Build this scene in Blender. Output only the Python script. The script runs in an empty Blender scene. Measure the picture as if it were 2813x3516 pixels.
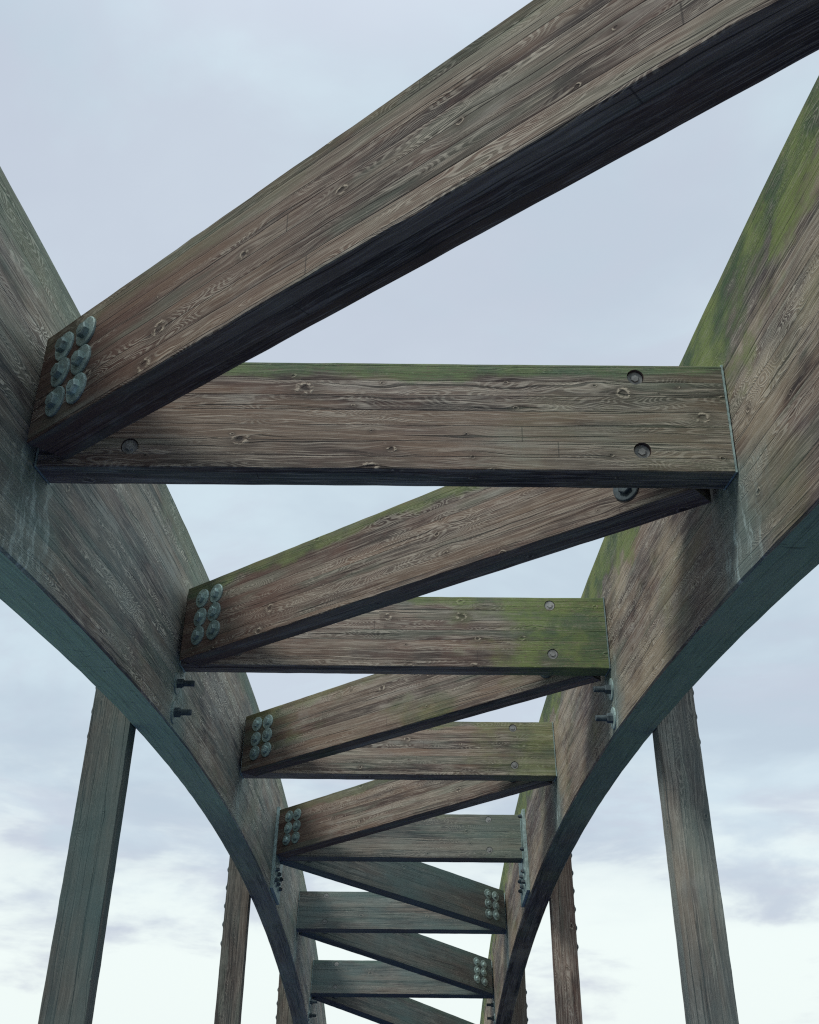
import bpy, bmesh, math, random
from mathutils import Vector, Matrix
random.seed(7)
sc = bpy.context.scene
COL = sc.collection

# ------------------------------------------------------------------ geometry of the bridge (metres, eye at the origin)
XM, YC, ZC = -0.1203, 6.6905, -34.3607          # centre plane and centre of the arch circle
RI, RO = 36.1807, 37.5528                       # soffit and back of the arch
W, T = 1.5, 0.2536                              # half clear width, arch thickness
RT, RB = 37.146, 36.620                         # top and bottom of the cross beams
BT = 0.175                                      # beam thickness
PHI = [-0.1656, -0.0876, -0.0094, 0.0667, 0.1447, 0.2236, 0.3001, 0.3780]
RM = 36.88
DECK_Z, WATER_Z = -1.62, -4.2

def at(x, r, phi, off=0.0):
    return Vector((XM + x, YC + r*math.sin(phi) + off*math.cos(phi), ZC + r*math.cos(phi) - off*math.sin(phi)))

# ------------------------------------------------------------------ node helper
class NT:
    def __init__(s, tree):
        s.t = tree; s.n = tree.nodes; s.l = tree.links
    def new(s, kind, **kw):
        n = s.n.new(kind)
        for k, v in kw.items(): setattr(n, k, v)
        return n
    def put(s, sock, v):
        if v is None: return
        if isinstance(v, bpy.types.NodeSocket): s.l.new(v, sock)
        else: sock.default_value = v
    def m(s, op, a, b=None, c=None, clamp=False):
        n = s.new('ShaderNodeMath', operation=op, use_clamp=clamp)
        for i, v in enumerate((a, b, c)): s.put(n.inputs[i], v)
        return n.outputs[0]
    def comb(s, x=0.0, y=0.0, z=0.0):
        n = s.new('ShaderNodeCombineXYZ')
        for i, v in enumerate((x, y, z)): s.put(n.inputs[i], v)
        return n.outputs[0]
    def sep(s, v):
        n = s.new('ShaderNodeSeparateXYZ'); s.put(n.inputs[0], v); return n.outputs
    def noise(s, v, scale=1.0, detail=3.0, rough=0.55, dist=0.0, dim='3D'):
        n = s.new('ShaderNodeTexNoise', noise_dimensions=dim)
        s.put(n.inputs['Vector'], v); n.inputs['Scale'].default_value = scale
        n.inputs['Detail'].default_value = detail; n.inputs['Roughness'].default_value = rough
        n.inputs['Distortion'].default_value = dist
        return n.outputs['Fac']
    def ss(s, v, a, b, lo=0.0, hi=1.0):          # smooth step
        n = s.new('ShaderNodeMapRange', interpolation_type='SMOOTHSTEP')
        s.put(n.inputs['Value'], v)
        for k, x in (('From Min', a), ('From Max', b), ('To Min', lo), ('To Max', hi)): s.put(n.inputs[k], x)
        return n.outputs['Result']
    def mix(s, f, a, b, mode='MIX'):
        n = s.new('ShaderNodeMix', data_type='RGBA', blend_type=mode)
        s.put(n.inputs[0], f)
        for i, v in ((6, a), (7, b)):
            if isinstance(v, tuple): v = (v[0], v[1], v[2], 1.0)
            s.put(n.inputs[i], v)
        return n.outputs[2]
    def attr(s, name, kind='OBJECT'):
        n = s.new('ShaderNodeAttribute', attribute_type=kind, attribute_name=name)
        return n.outputs['Fac']

def new_mat(name):
    m = bpy.data.materials.new(name); m.use_nodes = True
    nt = NT(m.node_tree); b = m.node_tree.nodes['Principled BSDF']
    return m, nt, b

# ------------------------------------------------------------------ weathered glulam
def wood_material():
    m, t, b = new_mat('weathered_glulam')
    uvn = t.new('ShaderNodeUVMap', uv_map='grain').outputs[0]
    pln = t.new('ShaderNodeUVMap', uv_map='place').outputs[0]
    u0, v0, _ = t.sep(uvn)
    pu, pv, _ = t.sep(pln)
    seed = t.attr('seed')
    u = t.m('ADD', u0, t.m('MULTIPLY', seed, 13.73))
    v = t.m('ADD', v0, t.m('MULTIPLY', seed, 3.0))
    sz = t.m('MULTIPLY', seed, 5.31)
    # lamellas
    LH = t.attr('lam')
    lv = t.m('DIVIDE', v, LH)
    lam = t.m('FLOOR', lv)
    lf = t.m('FRACT', lv)
    wn = t.new('ShaderNodeTexWhiteNoise', noise_dimensions='2D'); t.put(wn.inputs['Vector'], t.comb(lam, seed, 0.0))
    lr = wn.outputs['Value']
    lr2 = t.sep(wn.outputs['Color'])[1]
    joint = t.m('MINIMUM', lf, t.m('SUBTRACT', 1.0, lf))
    joint_line = t.m('SUBTRACT', 1.0, t.ss(joint, 0.0, 0.045))
    # knots, one candidate to a cell, about half of them real
    KS, KV = 2.1, 8.0
    vo = t.new('ShaderNodeTexVoronoi', voronoi_dimensions='2D', feature='F1')
    t.put(vo.inputs['Vector'], t.comb(t.m('MULTIPLY', u, KS), t.m('MULTIPLY', v, KV), 0.0))
    vo.inputs['Scale'].default_value = 1.0; vo.inputs['Randomness'].default_value = 0.85
    px, py, _ = t.sep(vo.outputs['Position'])
    du = t.m('SUBTRACT', u, t.m('DIVIDE', px, KS)); dv = t.m('SUBTRACT', v, t.m('DIVIDE', py, KV))
    kr = t.sep(vo.outputs['Color'])
    active = t.m('LESS_THAN', kr[0], t.attr('knots'))
    ksz = t.m('MULTIPLY_ADD', t.m('POWER', kr[1], 2.0), 1.25, 0.34)
    wob = t.m('MULTIPLY', t.m('SUBTRACT', t.noise(t.comb(t.m('MULTIPLY', u, 30.0), t.m('MULTIPLY', v, 30.0), sz), 1.0, 2.0), 0.5), 0.02)
    d = t.m('SQRT', t.m('ADD', t.m('POWER', t.m('DIVIDE', du, 1.35), 2.0), t.m('POWER', dv, 2.0)))
    dk = t.m('DIVIDE', t.m('ADD', d, wob), ksz)
    infl = t.m('MULTIPLY', active, t.m('EXPONENT', t.m('MULTIPLY', -1.0, t.m('ADD',
            t.m('POWER', t.m('DIVIDE', du, 0.10), 2.0), t.m('POWER', t.m('DIVIDE', dv, 0.035), 2.0)))))
    vb = t.m('SUBTRACT', v, t.m('MULTIPLY', t.m('MULTIPLY', dv, infl), 0.85))
    sway = t.m('MULTIPLY', t.m('SUBTRACT', t.noise(t.comb(t.m('MULTIPLY', u, 0.9), t.m('MULTIPLY', v, 2.5), sz), 1.0, 2.0), 0.5), 0.045)
    vw = t.m('ADD', vb, sway)
    vw = t.m('ADD', vw, t.m('MULTIPLY', t.m('SUBTRACT', t.noise(t.comb(t.m('MULTIPLY', u, 4.0), t.m('MULTIPLY', v, 10.0), sz), 1.0, 1.0), 0.5), 0.016))
    ul = t.m('ADD', u, t.m('MULTIPLY', lr, 31.0))
    # fibre
    fine = t.noise(t.comb(t.m('MULTIPLY', ul, 6.0), t.m('MULTIPLY', vw, 260.0), sz), 1.0, 2.0, 0.6)
    mid = t.noise(t.comb(t.m('MULTIPLY', ul, 1.6), t.m('MULTIPLY', vw, 75.0), t.m('ADD', sz, 4.0)), 1.0, 3.0, 0.62)
    broad = t.noise(t.comb(t.m('MULTIPLY', ul, 0.55), t.m('MULTIPLY', vw, 9.0), t.m('ADD', sz, 9.0)), 1.0, 3.0, 0.55)
    blot = t.noise(t.comb(t.m('MULTIPLY', u, 0.9), t.m('MULTIPLY', v, 1.9), t.m('ADD', sz, 2.0)), 1.0, 4.0, 0.6)
    blot2 = t.noise(t.comb(t.m('MULTIPLY', u, 2.3), t.m('MULTIPLY', v, 3.4), t.m('ADD', sz, 7.0)), 1.0, 5.0, 0.65)
    speck = t.noise(t.comb(t.m('MULTIPLY', u, 60.0), t.m('MULTIPLY', v, 90.0), sz), 1.0, 3.0, 0.7)
    # flame figure: contour lines of a drawn out noise, only here and there
    fg = t.noise(t.comb(t.m('MULTIPLY', ul, t.attr('fig_u')), t.m('MULTIPLY', vw, 11.0), t.m('ADD', sz, 17.0)), 1.0, 1.5, 0.5)
    ring = t.m('ABSOLUTE', t.m('SINE', t.m('MULTIPLY', fg, 95.0)))
    ring = t.ss(ring, 0.62, 1.0)
    fmask = t.ss(t.noise(t.comb(t.m('MULTIPLY', ul, 0.7), t.m('MULTIPLY', vw, 6.0), t.m('ADD', sz, 23.0)), 1.0, 3.0, 0.6), 0.47, 0.60)
    open_face = t.m('LESS_THAN', v0, 38.0)
    fig = t.m('MULTIPLY', t.m('MULTIPLY', t.m('MULTIPLY', ring, fmask), t.attr('figure')), t.m('MULTIPLY_ADD', open_face, 0.85, 0.15))
    # raised pale fibres and drying cracks
    pale = t.ss(t.m('MULTIPLY_ADD', fine, 0.55, t.m('MULTIPLY', mid, 0.6)), 0.595, 0.665)
    thin = t.ss(t.noise(t.comb(t.m('MULTIPLY', ul, 3.4), t.m('MULTIPLY', vw, 135.0), t.m('ADD', sz, 53.0)), 1.0, 2.0, 0.55), 0.61, 0.66)
    crack = t.ss(t.noise(t.comb(t.m('MULTIPLY', ul, 0.75), t.m('MULTIPLY', vw, 85.0), t.m('ADD', sz, 31.0)), 1.0, 2.0, 0.5), 0.635, 0.68)
    # colour
    tone = t.m('ADD', t.m('ADD', t.m('MULTIPLY_ADD', broad, 0.62, t.m('MULTIPLY', mid, 0.40)), t.m('MULTIPLY', fine, 0.30)), t.m('MULTIPLY', t.m('SUBTRACT', lr, 0.5), 0.36))
    tone = t.m('MULTIPLY_ADD', t.m('SUBTRACT', tone, 0.66), 1.15, 0.42)
    tone = t.m('ADD', tone, t.m('MULTIPLY', t.m('SUBTRACT', blot, 0.5), 0.9))
    ramp = t.new('ShaderNodeValToRGB'); t.put(ramp.inputs[0], tone)
    cr = ramp.color_ramp
    cr.elements[0].position = 0.15; cr.elements[0].color = (0.034, 0.026, 0.025, 1)
    cr.elements[1].position = 0.92; cr.elements[1].color = (0.300, 0.255, 0.200, 1)
    for p, c in ((0.36, (0.085, 0.067, 0.057, 1)), (0.52, (0.150, 0.120, 0.095, 1)), (0.70, (0.205, 0.172, 0.135, 1))):
        e = cr.elements.new(p); e.color = c
    c = ramp.outputs[0]
    # reddish remains of the old stain
    redm = t.m('MULTIPLY', t.ss(blot2, 0.42, 0.62), t.m('MULTIPLY_ADD', lr2, 0.35, 0.2))
    c = t.mix(redm, c, (0.135, 0.080, 0.062))
    fresh = t.m('MAXIMUM', t.m('MULTIPLY', t.attr('red_left'), t.m('SUBTRACT', 1.0, t.ss(t.m('ADD', pu, t.m('MULTIPLY', t.m('SUBTRACT', broad, 0.5), 0.4)), 0.12, 0.5))),
                     t.m('MULTIPLY', t.attr('red_right'), t.ss(t.m('ADD', pu, t.m('MULTIPLY', t.m('SUBTRACT', broad, 0.5), 0.4)), 0.5, 0.88)))
    c = t.mix(t.m('MULTIPLY', fresh, 0.75), c, (0.095, 0.052, 0.040))
    hue = t.noise(t.comb(t.m('MULTIPLY', ul, 0.7), t.m('MULTIPLY', v, 4.5), t.m('ADD', sz, 61.0)), 1.0, 3.0, 0.6)
    c = t.mix(t.m('MULTIPLY', t.ss(hue, 0.52, 0.66), 0.55), c, (0.165, 0.112, 0.078))
    c = t.mix(t.m('MULTIPLY', t.m('SUBTRACT', 1.0, t.ss(hue, 0.36, 0.47)), 0.5), c, (0.105, 0.122, 0.095))
    big = t.noise(t.comb(t.m('MULTIPLY', u, 0.75), t.m('MULTIPLY', v, 1.5), t.m('ADD', sz, 71.0)), 1.0, 5.0, 0.62)
    c = t.mix(t.m('MULTIPLY', t.m('MULTIPLY', t.ss(big, 0.50, 0.63), t.m('MULTIPLY_ADD', fine, 0.9, 0.2)), t.attr('blotch')), c, (0.300, 0.250, 0.175))
    c = t.mix(t.m('MULTIPLY', t.m('MULTIPLY', t.m('SUBTRACT', 1.0, t.ss(big, 0.38, 0.50)), 0.7), t.attr('blotch')), c, (0.070, 0.055, 0.060))
    # silver bleaching
    c = t.mix(t.m('MULTIPLY', pale, t.m('SUBTRACT', 0.26, t.m('MULTIPLY', fresh, 0.2))), c, (0.42, 0.39, 0.33))
    c = t.mix(t.m('MULTIPLY', thin, t.m('SUBTRACT', 0.50, t.m('MULTIPLY', fresh, 0.3))), c, (0.36, 0.32, 0.26))
    sil = t.m('MULTIPLY', t.ss(t.m('MULTIPLY_ADD', blot2, 0.5, t.m('MULTIPLY', broad, 0.5)), 0.54, 0.66), 0.45)
    c = t.mix(sil, c, (0.270, 0.265, 0.235))
    c = t.mix(t.m('MULTIPLY', fig, 0.9), c, (0.44, 0.41, 0.34))
    c = t.mix(t.m('MULTIPLY', crack, 0.75), c, (0.022, 0.018, 0.017))
    c = t.mix(t.m('MULTIPLY', joint_line, t.m('MULTIPLY', t.ss(broad, 0.3, 0.5), t.attr('joint'))), c, (0.045, 0.036, 0.033))
    bj = t.m('ABSOLUTE', t.m('SUBTRACT', t.m('FRACT', t.m('DIVIDE', t.m('MULTIPLY_ADD', lr2, 9.0, u), 4.3)), 0.5))
    bjl = t.m('SUBTRACT', 1.0, t.ss(bj, 0.0003, 0.0009))
    c = t.mix(t.m('MULTIPLY', bjl, t.m('MULTIPLY', t.attr('joint'), 0.9)), c, (0.040, 0.032, 0.030))
    # knots: dark halo, rings, pale rim
    halo = t.m('MULTIPLY', active, t.m('SUBTRACT', 1.0, t.ss(dk, 0.010, 0.055)))
    c = t.mix(t.m('MULTIPLY', halo, 0.62), c, (0.062, 0.044, 0.036))
    kn = t.noise(t.comb(t.m('MULTIPLY', u, 38.0), t.m('MULTIPLY', v, 55.0), t.m('ADD', sz, 3.0)), 1.0, 2.0)
    dq = t.m('ADD', dk, t.m('MULTIPLY', t.m('SUBTRACT', kn, 0.5), 0.016))
    rim = t.m('MULTIPLY', t.ss(dq, 0.010, 0.015), t.m('SUBTRACT', 1.0, t.ss(dq, 0.017, 0.024)))
    krings = t.m('MULTIPLY', t.m('MULTIPLY', rim, active), t.ss(kn, 0.42, 0.60))
    c = t.mix(t.m('MULTIPLY', krings, 0.65), c, (0.42, 0.37, 0.29))
    core = t.m('MULTIPLY', active, t.m('SUBTRACT', 1.0, t.ss(dq, 0.004, 0.011)))
    c = t.mix(t.m('MULTIPLY', core, t.m('MULTIPLY_ADD', kr[2], 0.7, 0.2)), c, (0.030, 0.022, 0.020))
    # algae
    an = t.m('MULTIPLY_ADD', t.m('SUBTRACT', blot2, 0.5), 0.9, t.m('MULTIPLY', t.m('SUBTRACT', blot, 0.5), 0.7))
    top = t.m('MULTIPLY', t.attr('moss_top'), t.ss(t.m('ADD', pv, t.m('MULTIPLY', an, t.attr('moss_an'))), t.attr('moss_from'), t.m('ADD', t.attr('moss_from'), t.m('MULTIPLY', t.attr('moss_an'), 0.2))))
    rgt = t.m('MULTIPLY', t.attr('moss_right'), t.ss(t.m('ADD', pu, t.m('MULTIPLY', an, 0.6)), 0.66, 0.90))
    pat = t.m('MULTIPLY', t.attr('moss_patch'), t.ss(t.noise(t.comb(t.m('MULTIPLY', u, 1.1), t.m('MULTIPLY', v, 2.1), t.m('ADD', sz, 41.0)), 1.0, 3.0, 0.62), 0.50, 0.68))
    moss = t.m('MAXIMUM', t.m('MAXIMUM', top, rgt), pat)
    moss = t.m('MULTIPLY', moss, t.m('MULTIPLY_ADD', t.m('SUBTRACT', fine, 0.5), 1.2, 0.95), clamp=True)
    gcol = t.mix(t.ss(blot2, 0.40, 0.62), (0.036, 0.068, 0.026), (0.112, 0.150, 0.038))
    gcol = t.mix(t.attr('teal'), gcol, (0.085, 0.130, 0.085))
    moss = t.m('MULTIPLY', moss, t.ss(t.m('MULTIPLY_ADD', speck, 0.6, t.m('MULTIPLY', fine, 0.4)), 0.26, 0.52))
    c = t.mix(t.m('MULTIPLY', moss, 0.9), c, gcol)
    # overall greenish grey film
    c = t.mix(t.m('MULTIPLY', t.attr('film'), t.ss(blot, 0.3, 0.75)), c, (0.088, 0.138, 0.132))
    c = t.mix(t.m('MULTIPLY', t.attr('film'), 0.42), c, (0.066, 0.104, 0.108))
    # dark damp along the arch and lime runs beneath every beam end
    S = RM*0.0779
    rel = t.m('SUBTRACT', t.m('MODULO', t.m('ADD', t.m('SUBTRACT', u0, RM*(-0.0094) + 0.06), 10.5*S), S), 0.5*S)
    wb = t.m('MULTIPLY', t.m('SUBTRACT', blot2, 0.5), 0.45)
    near = t.m('EXPONENT', t.m('MULTIPLY', -1.0, t.m('POWER', t.m('DIVIDE', t.m('ADD', rel, wb), 0.27), 2.0)))
    below = t.m('SUBTRACT', 1.0, t.ss(pv, 0.30, 0.40))
    runs = t.noise(t.comb(t.m('MULTIPLY', t.m('ADD', u, t.m('MULTIPLY', t.m('SUBTRACT', blot2, 0.5), 0.25)), 15.0), t.m('MULTIPLY', v, 4.0), sz), 1.0, 4.0, 0.7)
    lime = t.m('MULTIPLY', t.m('MULTIPLY', t.m('MULTIPLY', near, below), t.m('LESS_THAN', v0, 10.0)), t.attr('runs'))
    c = t.mix(t.m('MULTIPLY', lime, 0.70), c, (0.110, 0.165, 0.155))
    c = t.mix(t.m('MULTIPLY', lime, t.m('MULTIPLY', t.ss(runs, 0.50, 0.66), t.m('MULTIPLY_ADD', fine, 1.2, 0.0))), c, (0.36, 0.45, 0.43))
    c = t.mix(t.m('MULTIPLY', t.ss(speck, 0.60, 0.75), 0.25), c, (0.34, 0.33, 0.28))
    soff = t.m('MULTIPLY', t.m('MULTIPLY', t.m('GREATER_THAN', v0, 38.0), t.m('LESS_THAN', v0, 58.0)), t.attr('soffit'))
    patch = t.m('MULTIPLY', t.ss(t.m('MULTIPLY_ADD', t.m('SUBTRACT', blot, 0.5), 6.0, u0), 5.5, -1.5), 0.85)  # algae film on the soffit; its fade along u paints in light falloff
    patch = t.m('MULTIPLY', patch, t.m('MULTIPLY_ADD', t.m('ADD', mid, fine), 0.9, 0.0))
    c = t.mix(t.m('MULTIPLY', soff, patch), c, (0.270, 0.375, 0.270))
    cc = t.noise(t.comb(t.m('MULTIPLY', u, 9.0), t.m('MULTIPLY', v, 1.3), t.m('ADD', sz, 83.0)), 1.0, 2.0, 0.5)
    cl2 = t.m('MULTIPLY', soff, t.m('SUBTRACT', 1.0, t.ss(t.m('ABSOLUTE', t.m('SUBTRACT', cc, 0.5)), 0.0, 0.006)))
    c = t.mix(t.m('MULTIPLY', cl2, t.m('MULTIPLY', t.ss(blot2, 0.45, 0.6), 0.8)), c, (0.020, 0.022, 0.024))
    hs = t.new('ShaderNodeHueSaturation'); t.put(hs.inputs['Color'], t.mix(1.0, c, (1.02, 0.99, 0.95), 'MULTIPLY')); t.put(hs.inputs['Value'], t.m('MULTIPLY', t.attr('tone'), 1.62))
    t.put(b.inputs['Base Color'], hs.outputs[0])
    b.inputs['Roughness'].default_value = 0.82
    b.inputs['Specular IOR Level'].default_value = 0.14
    hgt = t.m('ADD', t.m('MULTIPLY_ADD', fine, 0.5, t.m('MULTIPLY', mid, 0.45)), t.m('MULTIPLY', fig, 0.45))
    hgt = t.m('SUBTRACT', hgt, t.m('MULTIPLY', crack, 0.8))
    hgt = t.m('ADD', hgt, t.m('MULTIPLY', t.m('SUBTRACT', krings, core), 0.6))
    hgt = t.m('SUBTRACT', hgt, t.m('MULTIPLY', joint_line, t.m('MULTIPLY', t.attr('joint'), 0.6)))
    bp = t.new('ShaderNodeBump'); bp.inputs['Strength'].default_value = 0.75; bp.inputs['Distance'].default_value = 0.006
    t.put(bp.inputs['Height'], hgt); t.l.new(bp.outputs[0], b.inputs['Normal'])
    return m

def steel_material(name, col, rough=0.6):
    m, t, b = new_mat(name)
    rnd = t.new('ShaderNodeObjectInfo').outputs['Random']
    va = t.new('ShaderNodeVectorMath', operation='ADD'); t.l.new(t.new('ShaderNodeTexCoord').outputs['Object'], va.inputs[0]); t.put(va.inputs[1], t.comb(t.m('MULTIPLY', rnd, 9.0), t.m('MULTIPLY', rnd, 4.0), rnd))
    tc = va.outputs[0]
    n1 = t.noise(tc, 35.0, 4.0, 0.6); n2 = t.noise(tc, 9.0, 3.0, 0.6)
    c = t.mix(t.ss(n1, 0.35, 0.7), tuple(x*0.62 for x in col), col)
    c = t.mix(t.m('MULTIPLY', t.ss(n2, 0.52, 0.7), 0.5), c, tuple(min(1, x*1.5) for x in col))
    c = t.mix(t.m('MULTIPLY', t.ss(t.noise(tc, 18.0, 4.0), t.m('MULTIPLY_ADD', rnd, -0.12, 0.64), 0.74), 0.6), c, (0.10, 0.060, 0.042))
    hv = t.new('ShaderNodeHueSaturation'); t.put(hv.inputs['Color'], c); t.put(hv.inputs['Value'], t.m('MULTIPLY_ADD', rnd, 0.55, 0.62))
    t.put(b.inputs['Base Color'], hv.outputs[0])
    b.inputs['Metallic'].default_value = 0.35; b.inputs['Roughness'].default_value = rough
    bp = t.new('ShaderNodeBump'); bp.inputs['Strength'].default_value = 0.3; bp.inputs['Distance'].default_value = 0.002
    t.put(bp.inputs['Height'], n1); t.l.new(bp.outputs[0], b.inputs['Normal'])
    return m

WOOD = wood_material()
ZINC = steel_material('galvanised_steel', (0.50, 0.66, 0.61))
CAP = steel_material('weathered_cap', (0.42, 0.43, 0.40), 0.75)
DARKSTEEL = steel_material('dull_steel', (0.13, 0.17, 0.18), 0.7)

# ------------------------------------------------------------------ object helpers
DEF = dict(seed=1.0, lam=0.075, knots=0.45, fig_u=2.2, figure=0.35, joint=0.55, red_left=0.0, red_right=0.0, moss_top=0.5,
           moss_from=0.72, moss_an=0.5, moss_right=0.0, moss_patch=0.0, teal=0.3, film=0.1, runs=0.0, soffit=0.0, blotch=0.0, tone=1.0)

def link(name, me, mat, parent=None, matrix=None):
    o = bpy.data.objects.new(name, me); COL.objects.link(o)
    if mat and not me.materials: me.materials.append(mat)
    if parent: o.parent = parent
    if matrix is not None: o.matrix_basis = matrix
    return o

def tag(o, label, cat, group=None):
    o['label'] = label; o['category'] = cat
    if group: o['group'] = group
    return o

def wood_props(o, **kw):
    d = dict(DEF); d.update(kw)
    for k, v in d.items(): o[k] = float(v)

def section(b, h, ch):
    """chamfered rectangle in (y, z): y in [0, b] (0 = front), z in [0, h]; run as 8 corners, each side knows its face"""
    return [(ch, 0), (b-ch, 0), (b, ch), (b, h-ch), (b-ch, h), (ch, h), (0, h-ch), (0, ch)]
SIDES = ['bottom', 'chb', 'back', 'chb', 'top', 'chf', 'front', 'chf']

def sweep(secfun, n, upos, L, h, wob=0.0):
    """rings of 8 points; secfun(i) -> list of 8 Vectors, plus uv from (y,z)"""
    bm = bmesh.new(); g = bm.loops.layers.uv.new('grain'); p = bm.loops.layers.uv.new('place')
    rings = []; secs = []
    for i in range(n+1):
        pts, yz = secfun(i)
        rings.append([bm.verts.new(q) for q in pts]); secs.append(yz)
    def vv(side, y, z):
        if side in ('front', 'chf'): return z
        if side in ('back', 'chb'): return z + 20.0
        return y + (40.0 if side == 'bottom' else 60.0)
    for i in range(n):
        for k in range(8):
            k2 = (k+1) % 8
            f = bm.faces.new((rings[i][k], rings[i][k2], rings[i+1][k2], rings[i+1][k]))
            info = [(i, k), (i, k2), (i+1, k2), (i+1, k)]
            for lp, (a, c) in zip(f.loops, info):
                y, z = secs[a][c]
                lp[g].uv = (upos(a), vv(SIDES[k], y, z)); lp[p].uv = (a/n, z/h)
    for i, flip in ((0, True), (n, False)):
        vs = rings[i] if not flip else rings[i][::-1]
        f = bm.faces.new(vs)
        for lp in f.loops:
            c = rings[i].index(lp.vert); y, z = secs[i][c]
            lp[g].uv = (y*0.5 + 90.0, z); lp[p].uv = (i/n, z/h)
    bmesh.ops.recalc_face_normals(bm, faces=bm.faces[:])
    return bm

def to_mesh(bm, name, smooth=False):
    me = bpy.data.meshes.new(name); bm.to_mesh(me); bm.free()
    for f in me.polygons: f.use_smooth = smooth
    return me

def timber(name, L, h, b, seed, holes=(), hr=0.038, hd=0.028):
    """straight glulam: x along, y thickness (0 = front), z height; slightly uneven arrises; real counterbored holes in the front"""
    rr = random.Random(seed); n = max(6, int(L/0.09))
    base = section(b, h, 0.004)
    def sf(i):
        pts = []
        for (y, z) in base:
            pts.append(Vector((L*i/n, y + rr.uniform(-1, 1)*0.0012 + (rr.uniform(0, 0.003) if y < 0.001 and rr.random() < 0.10 else 0), z + rr.uniform(-1, 1)*0.0012 + 0.0012*math.sin(i*0.13+seed))))
        return pts, base
    me = to_mesh(sweep(sf, n, lambda i: L*i/n, L, h), name)
    if holes:
        bm = bmesh.new()
        for (x, z) in holes:
            bmesh.ops.create_cone(bm, cap_ends=True, segments=28, radius1=hr, radius2=hr, depth=2*hd,
                                  matrix=Matrix.Translation((x, 0, z)) @ Matrix.Rotation(math.pi/2, 4, 'X'))
        cm = to_mesh(bm, 'cutter')
        a = bpy.data.objects.new('tmp_a', me); c = bpy.data.objects.new('tmp_c', cm)
        COL.objects.link(a); COL.objects.link(c)
        md = a.modifiers.new('cut', 'BOOLEAN'); md.operation = 'DIFFERENCE'; md.object = c; md.solver = 'EXACT'
        dg = bpy.context.evaluated_depsgraph_get(); dg.update()
        me2 = bpy.data.meshes.new_from_object(a.evaluated_get(dg), preserve_all_data_layers=True, depsgraph=dg)
        for q in (a, c): bpy.data.objects.remove(q)
        me2.name = name; me = me2
        me.materials.clear()
    return me

# bolts: axis along -y of the parent's frame (sticking out towards the viewer), base at y = 0
def bolt_mesh(nut_r=0.030, nut_h=0.034, shank_r=0.016, shank_l=0.06, base=0.0):
    bm = bmesh.new()
    R = Matrix.Rotation(math.pi/2, 4, 'X')                   # local z -> -y
    def cyl(r1, r2, z0, z1, seg, rot=0.0):
        bmesh.ops.create_cone(bm, cap_ends=True, segments=seg, radius1=r1, radius2=r2, depth=z1-z0,
                              matrix=R @ Matrix.Translation((0, 0, (z0+z1)/2)) @ Matrix.Rotation(rot, 4, 'Z'))
    cyl(nut_r, nut_r, base, base+nut_h*0.82, 6, 0.3)
    cyl(nut_r, nut_r*0.86, base+nut_h*0.82, base+nut_h, 6, 0.3)
    if shank_l > nut_h:
        cyl(shank_r, shank_r, base+nut_h, shank_l*0.95, 14)
        cyl(shank_r, shank_r*0.8, shank_l*0.95, shank_l, 14)
    return to_mesh(bm, 'bolt')
def washer_mesh(r=0.067, th=0.010):
    bm = bmesh.new(); R = Matrix.Rotation(math.pi/2, 4, 'X')
    bmesh.ops.create_cone(bm, cap_ends=True, segments=32, radius1=r, radius2=r, depth=th*0.75, matrix=R @ Matrix.Translation((0, 0, th*0.375)))
    bmesh.ops.create_cone(bm, cap_ends=True, segments=32, radius1=r, radius2=r-0.004, depth=th*0.25, matrix=R @ Matrix.Translation((0, 0, th*0.875)))
    return to_mesh(bm, 'washer')
BOLT = bolt_mesh(0.034, 0.026, 0.016, 0.034, 0.007)
BOLT.materials.append(ZINC)
WASH = washer_mesh(); WASH.materials.append(ZINC)
LOW = bolt_mesh(0.036, 0.020, 0.016, 0.0, 0.008); LOW.materials.append(DARKSTEEL)
DWASH = washer_mesh(); DWASH.materials.append(DARKSTEEL)
LONG = bolt_mesh(0.034, 0.040, 0.021, 0.125, 0.010); LONG.materials.append(DARKSTEEL)
LWASH = washer_mesh(0.075, 0.010); LWASH.materials.append(ZINC)
def cap_mesh():
    bm = bmesh.new(); R = Matrix.Rotation(math.pi/2, 4, 'X')
    bmesh.ops.create_cone(bm, cap_ends=True, segments=28, radius1=0.0365, radius2=0.0345, depth=0.010, matrix=R @ Matrix.Translation((0, 0, 0.005)))
    bmesh.ops.create_cone(bm, cap_ends=True, segments=6, radius1=0.019, radius2=0.017, depth=0.006, matrix=R @ Matrix.Translation((0, 0, 0.013)))
    return to_mesh(bm, 'bolt_head')
HEAD = cap_mesh(); HEAD.materials.append(CAP)
SHORT = bolt_mesh(0.026, 0.030, 0.016, 0.05, 0.006); SHORT.materials.append(DARKSTEEL)
SWASH = washer_mesh(0.042, 0.008); SWASH.materials.append(ZINC)
DOME = None
def dome_mesh():
    bm = bmesh.new()
    bmesh.ops.create_uvsphere(bm, u_segments=20, v_segments=10, radius=0.034)
    for v in bm.verts: v.co.y *= 0.75
    bmesh.ops.create_cone(bm, cap_ends=True, segments=24, radius1=0.05, radius2=0.05, depth=0.016, matrix=Matrix.Rotation(math.pi/2, 4, 'X'))
    return to_mesh(bm, 'bolt_head')
DOME = dome_mesh(); DOME.materials.append(DARKSTEEL)

def add_bolt(parent, loc, mesh=BOLT, wash=WASH, rot=None, spin=0.0):
    M = Matrix.Translation(loc)
    if rot is not None: M = M @ rot
    o = link('bolt', mesh, None, parent, M @ Matrix.Rotation(spin, 4, 'Y'))
    if wash: link('washer', wash, None, o, Matrix.Translation((0, 0, 0)))
    return o

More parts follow.
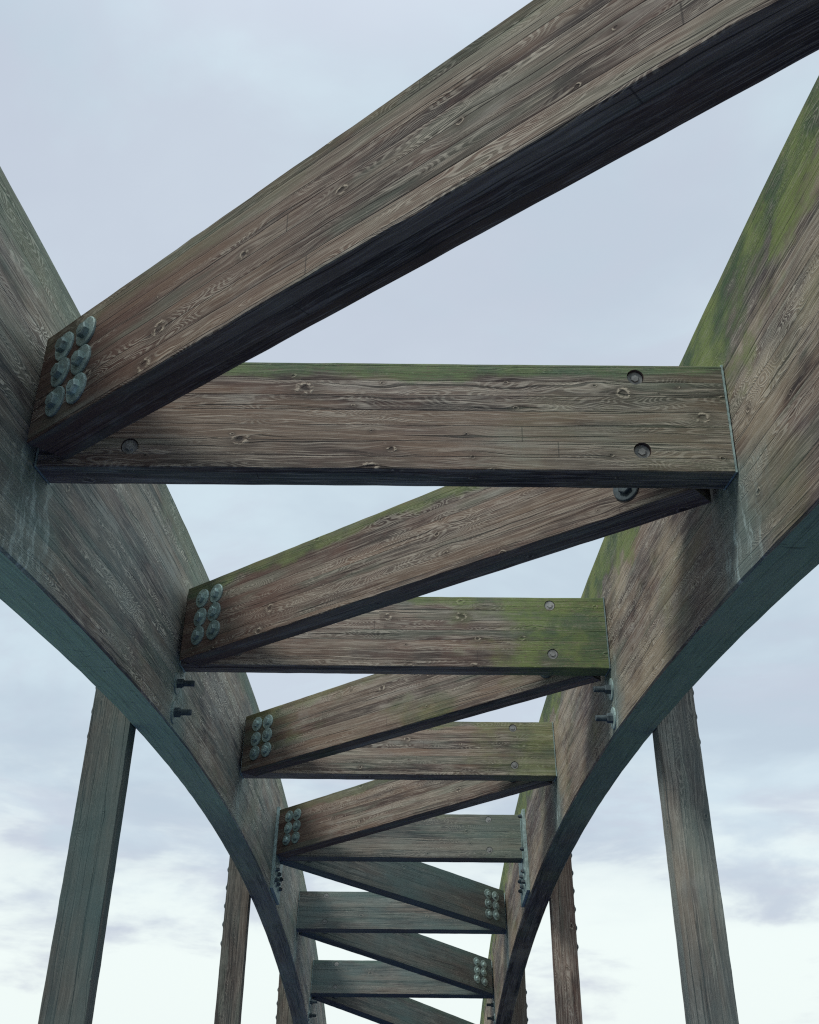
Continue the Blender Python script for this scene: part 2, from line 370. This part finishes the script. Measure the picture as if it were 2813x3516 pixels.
# ------------------------------------------------------------------ arches
def make_arch(side, label, **kw):
    n = 220; p0, p1 = -0.58, 0.58
    ch = 0.010; h = RO - RI
    base = section(T, h, ch)
    org = Vector((XM + side*W, YC, WATER_Z))
    rr = random.Random(5 if side > 0 else 9)
    def sf(i):
        phi = p0 + (p1-p0)*i/n; pts = []
        for (y, z) in base:
            zz = z + rr.uniform(-1, 1)*0.0025
            pts.append(at(side*(W + y), RI + zz, phi) - org)
        return pts, base
    me = to_mesh(sweep(sf, n, lambda i: RM*(p0 + (p1-p0)*i/n), RM*(p1-p0), h), 'timber_arch')
    o = link('timber_arch', me, WOOD); o.location = org
    tag(o, label, 'arch', 'pair of timber arches carrying the footbridge')
    wood_props(o, **kw)
    # splice plate beside the fourth beam
    ph0, ph1, r0, r1 = 0.1405, 0.1600, 36.215, 37.165
    bm = bmesh.new(); th = 0.038
    for r in (r0, r1): pass
    vs = []
    for x in (W-th, W-0.0):
        for (r, p) in ((r0, ph0), (r1, ph0), (r1, ph1), (r0, ph1)):
            vs.append(bm.verts.new(at(side*x, r, p) - org))
    for q in ((0,1,2,3), (4,7,6,5), (0,4,5,1), (1,5,6,2), (2,6,7,3), (3,7,4,0)): bm.faces.new([vs[i] for i in q])
    bmesh.ops.recalc_face_normals(bm, faces=bm.faces[:])
    bmesh.ops.bevel(bm, geom=bm.edges[:], offset=0.003, segments=1, affect='EDGES')
    pl = link('splice_plate', to_mesh(bm, 'splice_plate'), ZINC, o)
    rot = Matrix.Rotation(-side*math.pi/2, 4, 'Z')            # -y of the bolt -> inwards
    for r in (36.33, 36.45):
        for p in (0.1428, 0.1480, 0.1535):
            add_bolt(pl, at(side*(W-th), r + random.uniform(-.006, .006), p) - org, SHORT, SWASH, rot, random.uniform(0, 1))
    for r in (36.70, 37.09):
        add_bolt(pl, at(side*(W-th), r, 0.1418) - org, SHORT, None, rot)
    # through bolts of the hangers, seen on the inner face
    for k in (2, 6):
        for r, dp in ((36.485, 0.0005), (36.285, 0.0008)):
            add_bolt(o, at(side*W, r, PHI[k] + dp + (0.001 if side > 0 else -0.0003)) - org, LONG, LWASH, rot, random.uniform(0, 1))
    return o

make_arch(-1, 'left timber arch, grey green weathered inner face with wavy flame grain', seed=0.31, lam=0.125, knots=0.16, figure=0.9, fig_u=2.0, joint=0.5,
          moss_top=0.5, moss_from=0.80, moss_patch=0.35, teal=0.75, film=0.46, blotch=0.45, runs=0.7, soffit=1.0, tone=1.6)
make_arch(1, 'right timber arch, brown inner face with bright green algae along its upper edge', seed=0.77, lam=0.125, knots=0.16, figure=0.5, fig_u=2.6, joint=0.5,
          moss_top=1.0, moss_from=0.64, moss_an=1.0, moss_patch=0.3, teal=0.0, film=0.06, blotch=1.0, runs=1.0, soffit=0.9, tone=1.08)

# ------------------------------------------------------------------ cross beams
def frame(x0, phi, r, off=0.0):
    ex = Vector((1, 0, 0)); ey = Vector((0, math.cos(phi), -math.sin(phi))); ez = Vector((0, math.sin(phi), math.cos(phi)))
    M = Matrix((ex, ey, ez)).transposed().to_4x4(); M.translation = at(x0, r, phi, off)
    return M

def make_beam(k, label, gap=0.014, **kw):
    L = 2*(W-gap); h = RT-RB
    hx = 0.385; zt, zb = h-0.062, 0.098
    holes = [(hx, zt), (hx, zb), (L-hx, zt), (L-hx, zb)]
    me = timber('cross_beam', L, h, BT, 100+k, holes)
    o = link('cross_beam', me, WOOD, None, frame(-W+gap, PHI[k], RB))
    tag(o, label, 'beam', 'cross beams between the two arches')
    o['kind'] = 'thing'
    wood_props(o, seed=0.13*k+0.4, **kw)
    for x in (-0.009, L+0.001):
        bm = bmesh.new(); bmesh.ops.create_cube(bm, size=1.0, matrix=Matrix.Translation((x+0.004, BT/2, h/2)) @ Matrix.Diagonal((0.008, BT+0.006, h+0.006, 1)))
        link('end_plate', to_mesh(bm, 'end_plate'), ZINC, o)
    for (x, z) in holes:
        link('bolt_head', HEAD, None, o, Matrix.Translation((x, 0.026 if (x > 1 and k == 1) else 0.015, z)) @ Matrix.Rotation(random.uniform(0, 1), 4, 'Y'))
    return o

BEAMS = {
 1: ('nearest cross beam, knotty brown face with two dark bolt holes near its right end', dict(knots=0.8, joint=0.7, moss_top=0.95, moss_from=0.83, moss_right=0.25, teal=0.45, tone=1.36)),
 2: ('second cross beam in view, strong green algae over its right end', dict(knots=0.45, moss_top=0.8, moss_from=0.88, moss_right=1.0, teal=0.1, tone=1.36)),
 3: ('third cross beam in view, greenish right end beside the arch', dict(knots=0.4, moss_top=0.6, moss_from=0.85, moss_right=0.65, teal=0.2, tone=1.28)),
 4: ('fourth cross beam in view, its ends between the two steel splice plates', dict(knots=0.4, moss_top=0.5, moss_from=0.88, moss_right=0.35, teal=0.4, film=0.45, tone=1.12, gap=0.052)),
 5: ('fifth cross beam in view, grey green with a brace crossing its right half', dict(knots=0.3, moss_top=0.5, moss_from=0.85, teal=0.9, film=0.85, tone=1.08)),
 6: ('lowest and farthest cross beam, dull grey green with a bright mossy top edge', dict(knots=0.3, moss_top=0.9, moss_from=0.88, teal=0.9, film=0.9, tone=1.05)),
}
for k, (lab, kw) in BEAMS.items(): make_beam(k, lab, **kw)

# ------------------------------------------------------------------ diagonal braces
def make_brace(k, left_bolts, label, geo=(0.03, 0.132, 0.125, 0.178, 0.178, 0.53, 36.597, 0.043, 0.012), **kw):
    """from beam k-1 (far side of it) to the near side of beam k, bolted at beam k"""
    xa, sa, xb, sb, b, h, rb, r2, roll = geo
    sgn = 1 if left_bolts else -1
    E0 = (-W+xa, RM*PHI[k]-sa); E1 = (W-xb, RM*PHI[k-1]+sb)
    P0 = at(sgn*E0[0], rb, E0[1]/RM); P1 = at(sgn*E1[0], rb+r2, E1[1]/RM)
    if sgn < 0: P0, P1 = P1, P0
    ex = (P1-P0); L = ex.length; ex.normalize()
    pm = (E0[1]+E1[1])/2/RM
    ez = Vector((0, math.sin(pm), math.cos(pm))); ez = (ez - ex*ez.dot(ex)).normalized(); ey = ez.cross(ex)
    ez, ey = ez*math.cos(roll) + ey*math.sin(roll), ey*math.cos(roll) - ez*math.sin(roll)
    M = Matrix((ex, ey, ez)).transposed().to_4x4(); M.translation = P0
    o = link('diagonal_brace', timber('diagonal_brace', L, h, b, 200+k), WOOD, None, M)
    tag(o, label, 'brace', 'diagonal braces between the cross beams')
    wood_props(o, seed=0.17*k+2.1, red_left=(1.0 if sgn > 0 else 0), red_right=(0 if sgn > 0 else 1.0), **kw)
    for c in (0.185, 0.340):
        for z in (h-0.122, h-0.256, h-0.392):
            x = c + random.uniform(-.008, .008); x = x if sgn > 0 else L-x
            add_bolt(o, (x, 0, z + random.uniform(-.006, .006)), BOLT, WASH, None, random.uniform(0, 1))
    for z in (0.12, h-0.12):
        x = L-0.33 if sgn > 0 else 0.33
        add_bolt(o, (x, 0, z), LOW, DWASH, None, random.uniform(0, 1))
    return o

make_brace(1, True, 'huge nearest diagonal brace running out at top right, six big washers on its left end', geo=(0.021, 0.149, 0.13, 0.249, 0.190, 0.516, 36.653, 0.112, 0.042), knots=0.35, figure=0.5, joint=0.75, moss_top=0.30, moss_from=0.80, teal=0.6, film=0.08, tone=1.0)
make_brace(2, True, 'diagonal brace just below the nearest cross beam, green along its upper edge', geo=(0.034, 0.128, 0.125, 0.231, 0.175, 0.528, 36.602, 0.045, 0.021), knots=0.40, moss_top=0.75, moss_from=0.80, teal=0.15, tone=1.08)
make_brace(3, True, 'diagonal brace just below the second cross beam, green patch near its middle', geo=(0.031, 0.128, 0.143, 0.150, 0.184, 0.539, 36.586, 0.042, 0.007), knots=0.3, moss_top=0.45, moss_from=0.85, moss_patch=0.6, teal=0.1, tone=1.05)
make_brace(4, True, 'diagonal brace just below the third cross beam, six small washers by the left splice plate', knots=0.3, moss_top=0.5, moss_from=0.80, teal=0.4, tone=1.0)
make_brace(5, False, 'diagonal brace just below the fourth cross beam, washers at its lower right end', knots=0.25, moss_top=0.6, moss_from=0.80, teal=0.9, film=0.9, tone=1.05)
make_brace(6, False, 'diagonal brace just below the fifth cross beam, dark with bluish washers at its right end', knots=0.25, moss_top=0.6, moss_from=0.82, teal=0.9, film=0.85, tone=0.95)
make_brace(7, False, 'lowest diagonal brace, leaving the frame below the farthest cross beam', knots=0.25, moss_top=0.6, moss_from=0.82, teal=0.9, film=0.85, tone=0.95)

# ------------------------------------------------------------------ hanger posts outside the arches
def make_hanger(side, k, label, long_spike=False, **kw):
    w, dep = 0.272, 0.150
    y0 = YC + RM*math.sin(PHI[k]) - 0.055
    ztop = ZC + math.sqrt((RO-0.12)**2 - (y0+dep-YC)**2)
    H = ztop - (DECK_Z - 0.45)
    me = timber('hanger_post', H, w, dep, 300+k+side)
    # local x -> up, local z -> across (outwards for the left, inwards for the right), local y -> away
    xin = side*(W+T+0.003); x_a = min(xin, xin+side*w)
    ex = Vector((0, 0, 1)); ey = Vector((0, 1, 0)); ez = Vector((-1, 0, 0))
    M = Matrix((ex, ey, ez)).transposed().to_4x4(); M.translation = Vector((XM + x_a + w, y0, DECK_Z - 0.45))
    o = link('hanger_post', me, WOOD, None, M)
    tag(o, label, 'post', 'hanger posts bolted outside the arches')
    wood_props(o, seed=0.21*k + (3.3 if side > 0 else 5.1), **kw)
    zs = [0.30, 0.50, 0.70, 0.90, 1.10, 1.30] if k > 2 else [0.17, 0.37, 0.80, 1.0, 1.2]
    for i, dz in enumerate(zs):
        # measured down from the top edge of the post, on its outer face
        z_l = w if side < 0 else 0.0
        rot = Matrix.Rotation(math.pi/2 if side > 0 else -math.pi/2, 4, 'X')
        base = H - dz - (0.55 if k == 2 else 0.45)
        if k == 2: base = H - 0.98 - 0.17*i if i < 3 else H - 0.3 - 0.2*(i-3)
        link('bolt_head', DOME, None, o, Matrix.Translation((base, dep*0.5, z_l)) @ rot)
    if long_spike:
        z_l = w if side < 0 else 0.0
        rot = Matrix.Rotation(-math.pi/2 if side > 0 else math.pi/2, 4, 'X')
        rot = Matrix.Rotation(math.pi/2 if side < 0 else -math.pi/2, 4, 'X')
        add_bolt(o, (H-0.78, dep*0.4, z_l), LONG, None, rot)
    return o
make_hanger(-1, 2, 'nearest left hanger post, wide dark grey green timber', knots=0.25, lam=0.09, moss_top=0.0, film=0.95, teal=1.0, tone=0.82)
make_hanger(1, 2, 'nearest right hanger post, wide pale timber with brown wear', knots=0.3, lam=0.09, moss_top=0.0, film=0.6, teal=0.7, blotch=0.5, tone=1.45)
make_hanger(-1, 4, 'middle left hanger post, slim behind the left arch', knots=0.25, lam=0.09, moss_top=0.0, film=0.35, tone=0.78)
make_hanger(1, 4, 'middle right hanger post, slim reddish brown with bolt heads on its edge', knots=0.25, lam=0.09, moss_top=0.0, film=0.0, red_right=0.5, tone=1.25)
make_hanger(-1, 6, 'farthest left hanger post, low behind the left arch with a long bolt sticking out', True, knots=0.25, lam=0.09, moss_top=0.0, film=0.3, tone=0.7)
make_hanger(1, 6, 'farthest right hanger post, low behind the right arch with a long bolt sticking out', True, knots=0.25, lam=0.09, moss_top=0.0, film=0.3, tone=0.7)

# ------------------------------------------------------------------ deck and water (below the frame; they close the world underneath, coloured for their bounce light)
def boxmesh(bm, x0, x1, y0, y1, z0, z1):
    bmesh.ops.create_cube(bm, size=1.0, matrix=Matrix.Translation(((x0+x1)/2, (y0+y1)/2, (z0+z1)/2)) @ Matrix.Diagonal((x1-x0, y1-y0, z1-z0, 1)))
m, t, b = new_mat('unseen_bounce_deck')
tc = t.new('ShaderNodeTexCoord').outputs['Object']
n1 = t.noise(tc, 3.0, 5.0, 0.6); n2 = t.noise(tc, 60.0, 3.0, 0.6)
t.put(b.inputs['Base Color'], t.mix(n1, t.mix(n2, (0.010, 0.015, 0.140), (0.016, 0.024, 0.210)), (0.012, 0.019, 0.170)))  # unseen deck, blue chosen to throw navy bounce onto the undersides
b.inputs['Roughness'].default_value = 0.85
bm = bmesh.new(); boxmesh(bm, XM-1.47, XM+1.47, -16, 29, DECK_Z-0.12, DECK_Z)
for k in (2, 4, 6):
    y = YC + RM*math.sin(PHI[k]); boxmesh(bm, XM-2.3, XM+2.3, y+0.10, y+0.26, DECK_Z-0.43, DECK_Z-0.125)
o = link('bridge_deck', to_mesh(bm, 'bridge_deck'), m); o['kind'] = 'structure'
m, t, b = new_mat('unseen_bounce_water')
tc = t.new('ShaderNodeTexCoord').outputs['Object']
b.inputs['Base Color'].default_value = (0.045, 0.078, 0.072, 1); b.inputs['Roughness'].default_value = 0.22
bp = t.new('ShaderNodeBump'); bp.inputs['Strength'].default_value = 0.5; bp.inputs['Distance'].default_value = 0.1
t.put(bp.inputs['Height'], t.noise(tc, 1.6, 4.0, 0.6)); t.l.new(bp.outputs[0], b.inputs['Normal'])
bm = bmesh.new(); bmesh.ops.create_grid(bm, x_segments=8, y_segments=8, size=6000)
o = link('water', to_mesh(bm, 'water'), m); o.location = (0, 0, WATER_Z); o['kind'] = 'structure'

# ------------------------------------------------------------------ far lamp post whose tip shows at the bottom edge
LY = 80.0
pole_x = -0.1635*LY
lp = bpy.data.objects.new('lamp_post', None); COL.objects.link(lp); lp.location = (pole_x, LY, WATER_Z)
tag(lp, 'tiny far off lamp post with a flat head, only its tip above the bottom edge', 'lamp post')
top = 2.0 - WATER_Z
bm = bmesh.new(); bmesh.ops.create_cone(bm, cap_ends=True, segments=12, radius1=0.10, radius2=0.05, depth=top, matrix=Matrix.Translation((0, 0, top/2)))
link('pole', to_mesh(bm, 'pole'), DARKSTEEL, lp)
bm = bmesh.new(); bmesh.ops.create_cone(bm, cap_ends=True, segments=16, radius1=0.10, radius2=0.24, depth=0.16, matrix=Matrix.Translation((0, 0, top+0.08)))
link('lamp_head', to_mesh(bm, 'lamp_head'), DARKSTEEL, lp)

# ------------------------------------------------------------------ overcast sky
SUN_EL, SUN_AZ = math.radians(48), math.radians(228)      # azimuth clockwise from +Y
w = bpy.data.worlds.new('World'); sc.world = w; w.use_nodes = True
t = NT(w.node_tree); w.node_tree.nodes.clear()
out = t.new('ShaderNodeOutputWorld')
sky = t.new('ShaderNodeTexSky', sky_type='NISHITA'); sky.sun_disc = False
sky.sun_elevation = SUN_EL; sky.sun_rotation = SUN_AZ; sky.air_density = 1.0; sky.dust_density = 2.0
bg1 = t.new('ShaderNodeBackground'); t.l.new(sky.outputs[0], bg1.inputs[0]); bg1.inputs[1].default_value = 0.08
gen = t.new('ShaderNodeTexCoord').outputs['Generated']
x, y, z = t.sep(gen)
zc = t.m('ADD', t.m('MAXIMUM', z, 0.0), 0.13)
cp = t.comb(t.m('DIVIDE', x, zc), t.m('DIVIDE', y, zc), 3.7)
c1 = t.noise(cp, 0.8, 6.0, 0.55, 0.3)
c2 = t.noise(cp, 1.5, 7.0, 0.58, 0.5)
c3 = t.noise(t.comb(t.m('MULTIPLY', x, 1.0), y, t.m('MULTIPLY', z, 3.2)), 5.5, 6.0, 0.56, 0.25)
# high veil: pale blue grey with soft lavender patches
veil = t.mix(t.ss(c1, 0.41, 0.60), (0.560, 0.665, 0.765), (0.680, 0.815, 0.895))
veil = t.mix(t.m('MULTIPLY', t.ss(c2, 0.44, 0.60), 0.6), veil, (0.600, 0.645, 0.755))
# bright strip low over the horizon with grey cloud banks in it
lowc = t.ss(t.m('ADD', t.m('MULTIPLY', c3, 1.0), t.m('MULTIPLY', z, 0.8)), 0.55, 0.74)
low = t.mix(lowc, (0.93, 1.02, 1.00), (0.63, 0.68, 0.775))
fac = t.m('SUBTRACT', 1.0, t.ss(t.m('ADD', z, t.m('MULTIPLY', t.m('SUBTRACT', c3, 0.5), 0.26)), 0.06, 0.25))
cl = t.mix(fac, veil, low)
back = t.m('MULTIPLY', t.ss(y, 0.25, -0.35), t.m('SUBTRACT', 1.0, t.ss(z, 0.05, 0.65)))
cl = t.mix(back, cl, t.mix(1.0, cl, (0.50, 0.52, 0.56), 'MULTIPLY'))
zen = t.m('MULTIPLY', t.ss(z, 0.75, 0.95), 1.0)
cl = t.mix(zen, cl, t.mix(1.0, cl, (1.35, 1.33, 1.30), 'MULTIPLY'))
bg2 = t.new('ShaderNodeBackground'); t.put(bg2.inputs[0], cl); bg2.inputs[1].default_value = 1.0
mx = t.new('ShaderNodeMixShader'); mx.inputs[0].default_value = 0.93
t.l.new(bg1.outputs[0], mx.inputs[1]); t.l.new(bg2.outputs[0], mx.inputs[2]); t.l.new(mx.outputs[0], out.inputs[0])

sd = bpy.data.lights.new('sun', 'SUN'); sd.energy = 1.5; sd.angle = math.radians(14); sd.color = (1.0, 0.985, 0.96)
so = bpy.data.objects.new('sun', sd); COL.objects.link(so)
dirv = Vector((math.sin(SUN_AZ)*math.cos(SUN_EL), math.cos(SUN_AZ)*math.cos(SUN_EL), math.sin(SUN_EL)))
so.rotation_euler = dirv.to_track_quat('Z', 'Y').to_euler()

# ------------------------------------------------------------------ camera
cd = bpy.data.cameras.new('camera'); co = bpy.data.objects.new('camera', cd); COL.objects.link(co); sc.camera = co
yaw, pit, rol, F = -0.0046, 0.5013, 0.0103, 2019.79
fw = Vector((math.sin(yaw)*math.cos(pit), math.cos(yaw)*math.cos(pit), math.sin(pit)))
r0 = Vector((math.cos(yaw), -math.sin(yaw), 0)); u0 = r0.cross(fw)
r = r0*math.cos(rol) + u0*math.sin(rol); up = u0*math.cos(rol) - r0*math.sin(rol)
M = Matrix((r, up, -fw)).transposed().to_4x4(); co.matrix_world = M
cd.sensor_fit = 'HORIZONTAL'; cd.sensor_width = 36.0; cd.lens = 36.0*F/1725.0
cd.clip_start = 0.05; cd.clip_end = 12000.0

sc.view_settings.view_transform = 'Standard'; sc.view_settings.look = 'None'
sc.view_settings.exposure = 0.0; sc.view_settings.gamma = 1.0
sc.cycles.use_denoising = False
sc.cycles.filter_width = 1.2
sc.cycles.max_bounces = 5; sc.cycles.diffuse_bounces = 3; sc.cycles.glossy_bounces = 2
